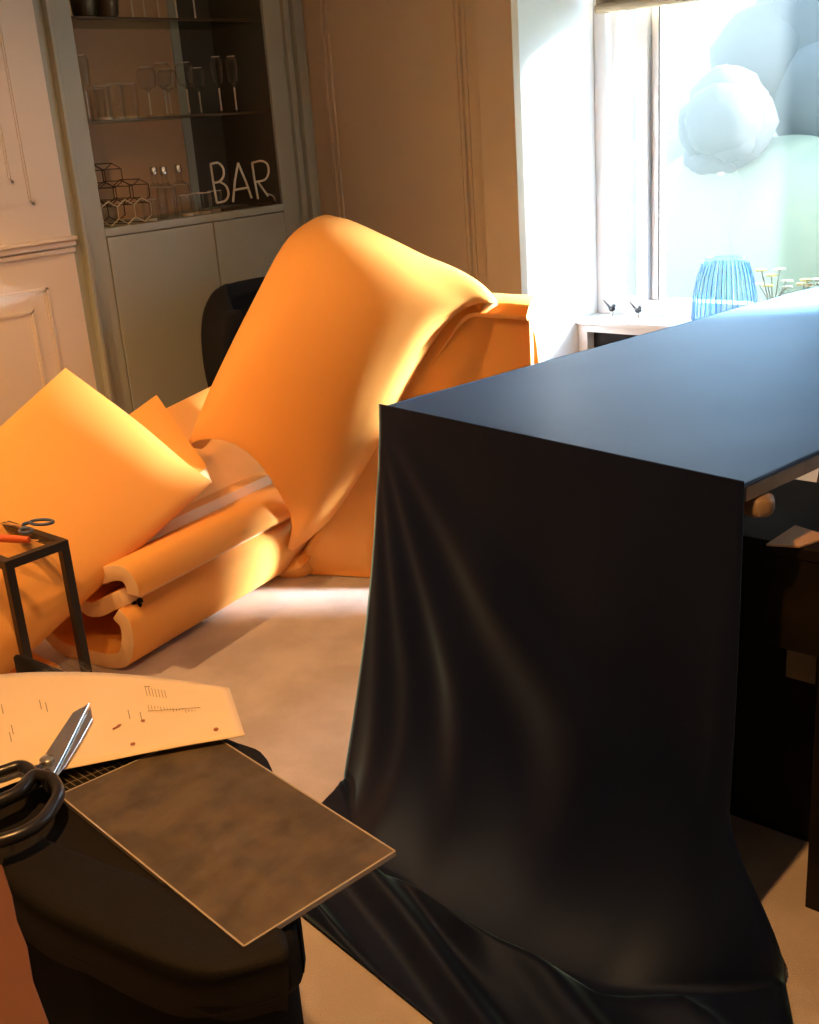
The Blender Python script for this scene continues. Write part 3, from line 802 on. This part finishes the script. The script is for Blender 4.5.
# big black handled shears
SZ = YZ+.003
sh = empty('tailor_shears', bz(47, 762, SZ), 'large tailor shears with black handles lying on the paper template', 'shears')
def flat(name, pts, z, th, m, bev=.0008):
    return MB().prism([bz(a_, b_, z) for a_, b_ in pts], (0, 0, th), bev, 1).build(name, m, sh)
flat('blade', [(91, 707), (93, 720), (80, 744), (64, 770), (52, 784), (44, 780), (58, 758)], SZ+.001, .003, M['silver'])
flat('blade', [(90, 704), (84, 708), (73, 714), (57, 738), (40, 764), (28, 782), (40, 788), (53, 778), (66, 753)], SZ+.0055, .003, M['silver'])
MB().lathe([(.001, .007), (.006, .0065), (.0095, .004), (.0095, 0), (.001, 0)], bz(47, 761, SZ+.009), 20).build('pivot_screw', M['silver'], sh, True)
def loop(name, pts, r, z):
    P_ = spline([bz(a_, b_, z) for a_, b_ in pts], 6)
    return MB().tube(P_[:-1], r, 12, True).build(name, M['black_plastic'], sh, True)
loop('handle', [(52, 779), (58, 790), (55, 803), (38, 824), (10, 838), (-30, 846), (-52, 838), (-40, 818), (-5, 803), (18, 792), (34, 776), (52, 779)], .0085, SZ+.020)
loop('handle', [(36, 776), (26, 790), (6, 800), (-20, 812), (-45, 812), (-50, 796), (-30, 780), (0, 772), (22, 766), (36, 776)], .008, SZ+.012)
for a_, b_, z_ in (((46, 774), (52, 786), SZ+.010), ((38, 770), (30, 782), SZ+.008)):
    MB().tube([bz(*a_, z_-.002), bz(*b_, z_+.004)], [.008, .010], 10).build('shank', M['black_plastic'], sh, True)

# ------------------------------------------------------------------ table with black cloth
TZ = .9
A = onz(380, 408, TZ); B = onz(745, 487, TZ)
du = (B-A).normalized(); dv = V((-du.y, du.x, 0)); W = (B-A).length; TL = 2.15
dy_ = onz(819, 453.5, TZ)-B; 
tb = empty('trestle_table', ((A+B)/2+dv*TL/2)*1.0, 'long pale-edged table hidden under the black satin cloth', 'table')
tb.location.z = 0
def T(u, v, z): return V((A.x, A.y, 0))+du*u+dv*v+V((0, 0, z))
MB().prism([T(.006, .006, TZ-.028), T(W-.001, .006, TZ-.028), T(W-.001, TL, TZ-.028), T(.006, TL, TZ-.028)], (0, 0, .025), .002).build('tabletop', M['tan_wood'], tb)
for u in (.10, W-.05):
    for v in (.75, TL-.25):
        s = 1 if v < 1 else -1
        mb = MB().obox(T(u, v, TZ-.029), T(u, v+.22*s, 0), .035, .035).obox(T(u, v+.02*s, TZ-.029), T(u, v-.20*s, 0), .035, .035)
        mb.build('leg', M['black_metal'], tb)
MB().obox(T(.1, .80, .45), T(W-.05, .80, .45), .03, .03).build('stretcher', M['black_metal'], tb)
blk = MB().prism([T(W-.05, .03, TZ-.066), T(W+.005, .03, TZ-.066), T(W+.02, .055, TZ-.066), T(W+.005, .085, TZ-.066), T(W-.05, .085, TZ-.066)], (0, 0, .036), .012, 3)
blk.build('corner_block', M['tan_wood'], tb, True)

# tablecloth
NU = 90
def leftp(w): return spline([V((-1.72, 1.60, 0)), V((-1.66, 1.42, 0)), V((-1.47, 1.20, 0))], 10)[int(round(w*20))]
cloth_rows = []
for v in [TL*(1-i/21) for i in range(21)]+[.04, .015, .005, .0]:
    r = []
    for j in range(NU+1):
        u = W*j/NU
        z = TZ+.002+.0022*noise.noise(V((u*5+v*2, v*5, 3)))*(1 if .05 < v else 0)
        r.append(T(u, max(v, -.002), z))
    cloth_rows.append(r)
def smooth(x): x = max(0, min(1, x)); return x*x*(3-2*x)
def fold(u, s):
    # diagonal pulls fanning from the top left corner towards the lower right, and soft vertical folds
    a = math.atan2(s, u*W+.03)                         # angle from left corner
    f = .0
    for c, wd, am in ((1.42, .06, .018), (1.27, .08, .028), (1.05, .10, .035), (.72, .13, .032)):
        f += am*math.exp(-((a-c)/wd)**2)
    return f*smooth(math.hypot(s, u*W)/.75)
ND = 44
for i in [.06, .2, .5]+list(range(1, ND+1)):
    s = i/ND; r = []
    for j in range(NU+1):
        u = j/NU
        flare_y = (.15*(1-u)+.02*u)*s**1.5 + .16*math.exp(-((u-.70)/.25)**2)*max(0, s-.35)**1.6
        left = .055*(1-u)**6*s**1.2
        o_ = flare_y + fold(u, s*TZ)*(1-u**8) + .008*math.sin(u*19+1.5*s)*s
        en = smooth(u/.25)*smooth((1-u)/.12); e_ = max(0, (s-.62)/.38)
        z = TZ*(1-s)+.012
        if e_ > 0: z = z*(1-en)+en*(TZ*.38*((1-e_)**1.75+ .25*e_*(1-e_))+.012)
        o_ += .20*e_**1.8*en
        if u > .93: o_ += .05*s*s*((u-.93)/.07)*math.sin((u-.93)*60)*.4
        r.append(T(u*W-left+.13*smooth((u-.86)/.14)*smooth((s-.68)/.32), -.003-o_, z))
    cloth_rows.append(r)
base = cloth_rows[-1]
NT = 48
def fro(u): return lerp(V((-1.47, 1.20, 0)), V((-.28, 1.02, 0)), u)
nn = V((.36, .93, 0)).normalized()
for i in range(1, NT+1):
    w_ = i/NT; r = []
    for j in range(NU+1):
        u = j/NU; p0 = base[j]; p1 = fro(u)
        p = lerp(V((p0.x, p0.y, 0)), p1, w_)
        if u < .2: 
            pc = leftp(w_); p = lerp(pc, p, smooth(u/.2)) if w_ > .02 else p
        q = p.dot(nn)+.035*noise.noise(V((p.x*1.6, p.y*1.6, 1)))
        ph = q*2*math.pi/.15
        rid = (.5+.5*math.cos(ph))**2.2
        am = .062*(.6+.6*noise.noise(V((p.x*1.3, q*7, 5))))
        env = smooth(w_/.12)*smooth((1-w_)/.06)*smooth(u/.05+.15)*smooth((1-u)/.05)
        rise = .10*math.exp(-((u-.62)/.22)**2)*math.exp(-w_/.30)
        z = .012*(1)+max(0, am)*rid*env+rise*smooth((1-u)/.1)*(smooth(w_/.05))
        r.append(V((p.x, p.y, max(.004, z))))
    cloth_rows.append(r)
cl = sheet('tablecloth', cloth_rows, M['black_cloth'], .002, None, 0, 1)
tag(cl, 'black satin cloth covering the long table and trailing over the carpet', 'tablecloth')

# ------------------------------------------------------------------ dark desk under the table, right
YD = 1.80
zt = ony(743, 536, YD).z; zbm = ony(743, 640, YD).z; xr = ony(813, 700, YD).x
dk = empty('dark_desk', (xr-.45, YD+.3, 0), 'dark brown wooden desk pushed beneath the right side of the covered table', 'desk')
MB().box((xr-.80, YD, zt-.025), (xr+.40, YD+.35, zt), .003).build('desktop', M['dark_wood'], dk)
MB().box((xr-.78, YD+.004, zbm), (xr+.38, YD+.03, zt-.026), .002).build('front_apron', M['dark_wood'], dk)
MB().box((xr-.748, YD+.20, .0), (xr+.358, YD+.22, zt-.026), .002).build('back_panel', M['dark_wood'], dk)
MB().box((xr-.78, YD+.03, .0), (xr-.75, YD+.33, zt-.026), .002).build('side_panel', M['dark_wood'], dk)
MB().box((xr+.36, YD+.03, .0), (xr+.38, YD+.33, zt-.026), .002).build('side_panel', M['dark_wood'], dk)
MB().box((xr+.005, YD+.002, 0), (xr+.045, YD+.03, zbm), .002).build('leg', M['dark_wood'], dk)
a = ony(787, 656, YD+.10); b = ony(815, 684, YD+.10)
tag(MB().box((a.x, YD+.098, b.z), (b.x, YD+.101, a.z+.02)).build('hanging_tag', M['label'], None), 'tan card tag hanging under the dark desk', 'tag')
a = onz(772, 541, zt+.002); b = onz(800, 528, zt+.002)
tag(MB().prism([onz(766, 546, zt+.001), onz(800, 548, zt+.001), onz(830, 538, zt+.001), onz(795, 527, zt+.001)], (0, 0, .004), .0005, 1).build('paper_sheet', M['kraft'], None), 'orange brown paper sheet lying on the dark desk', 'paper')
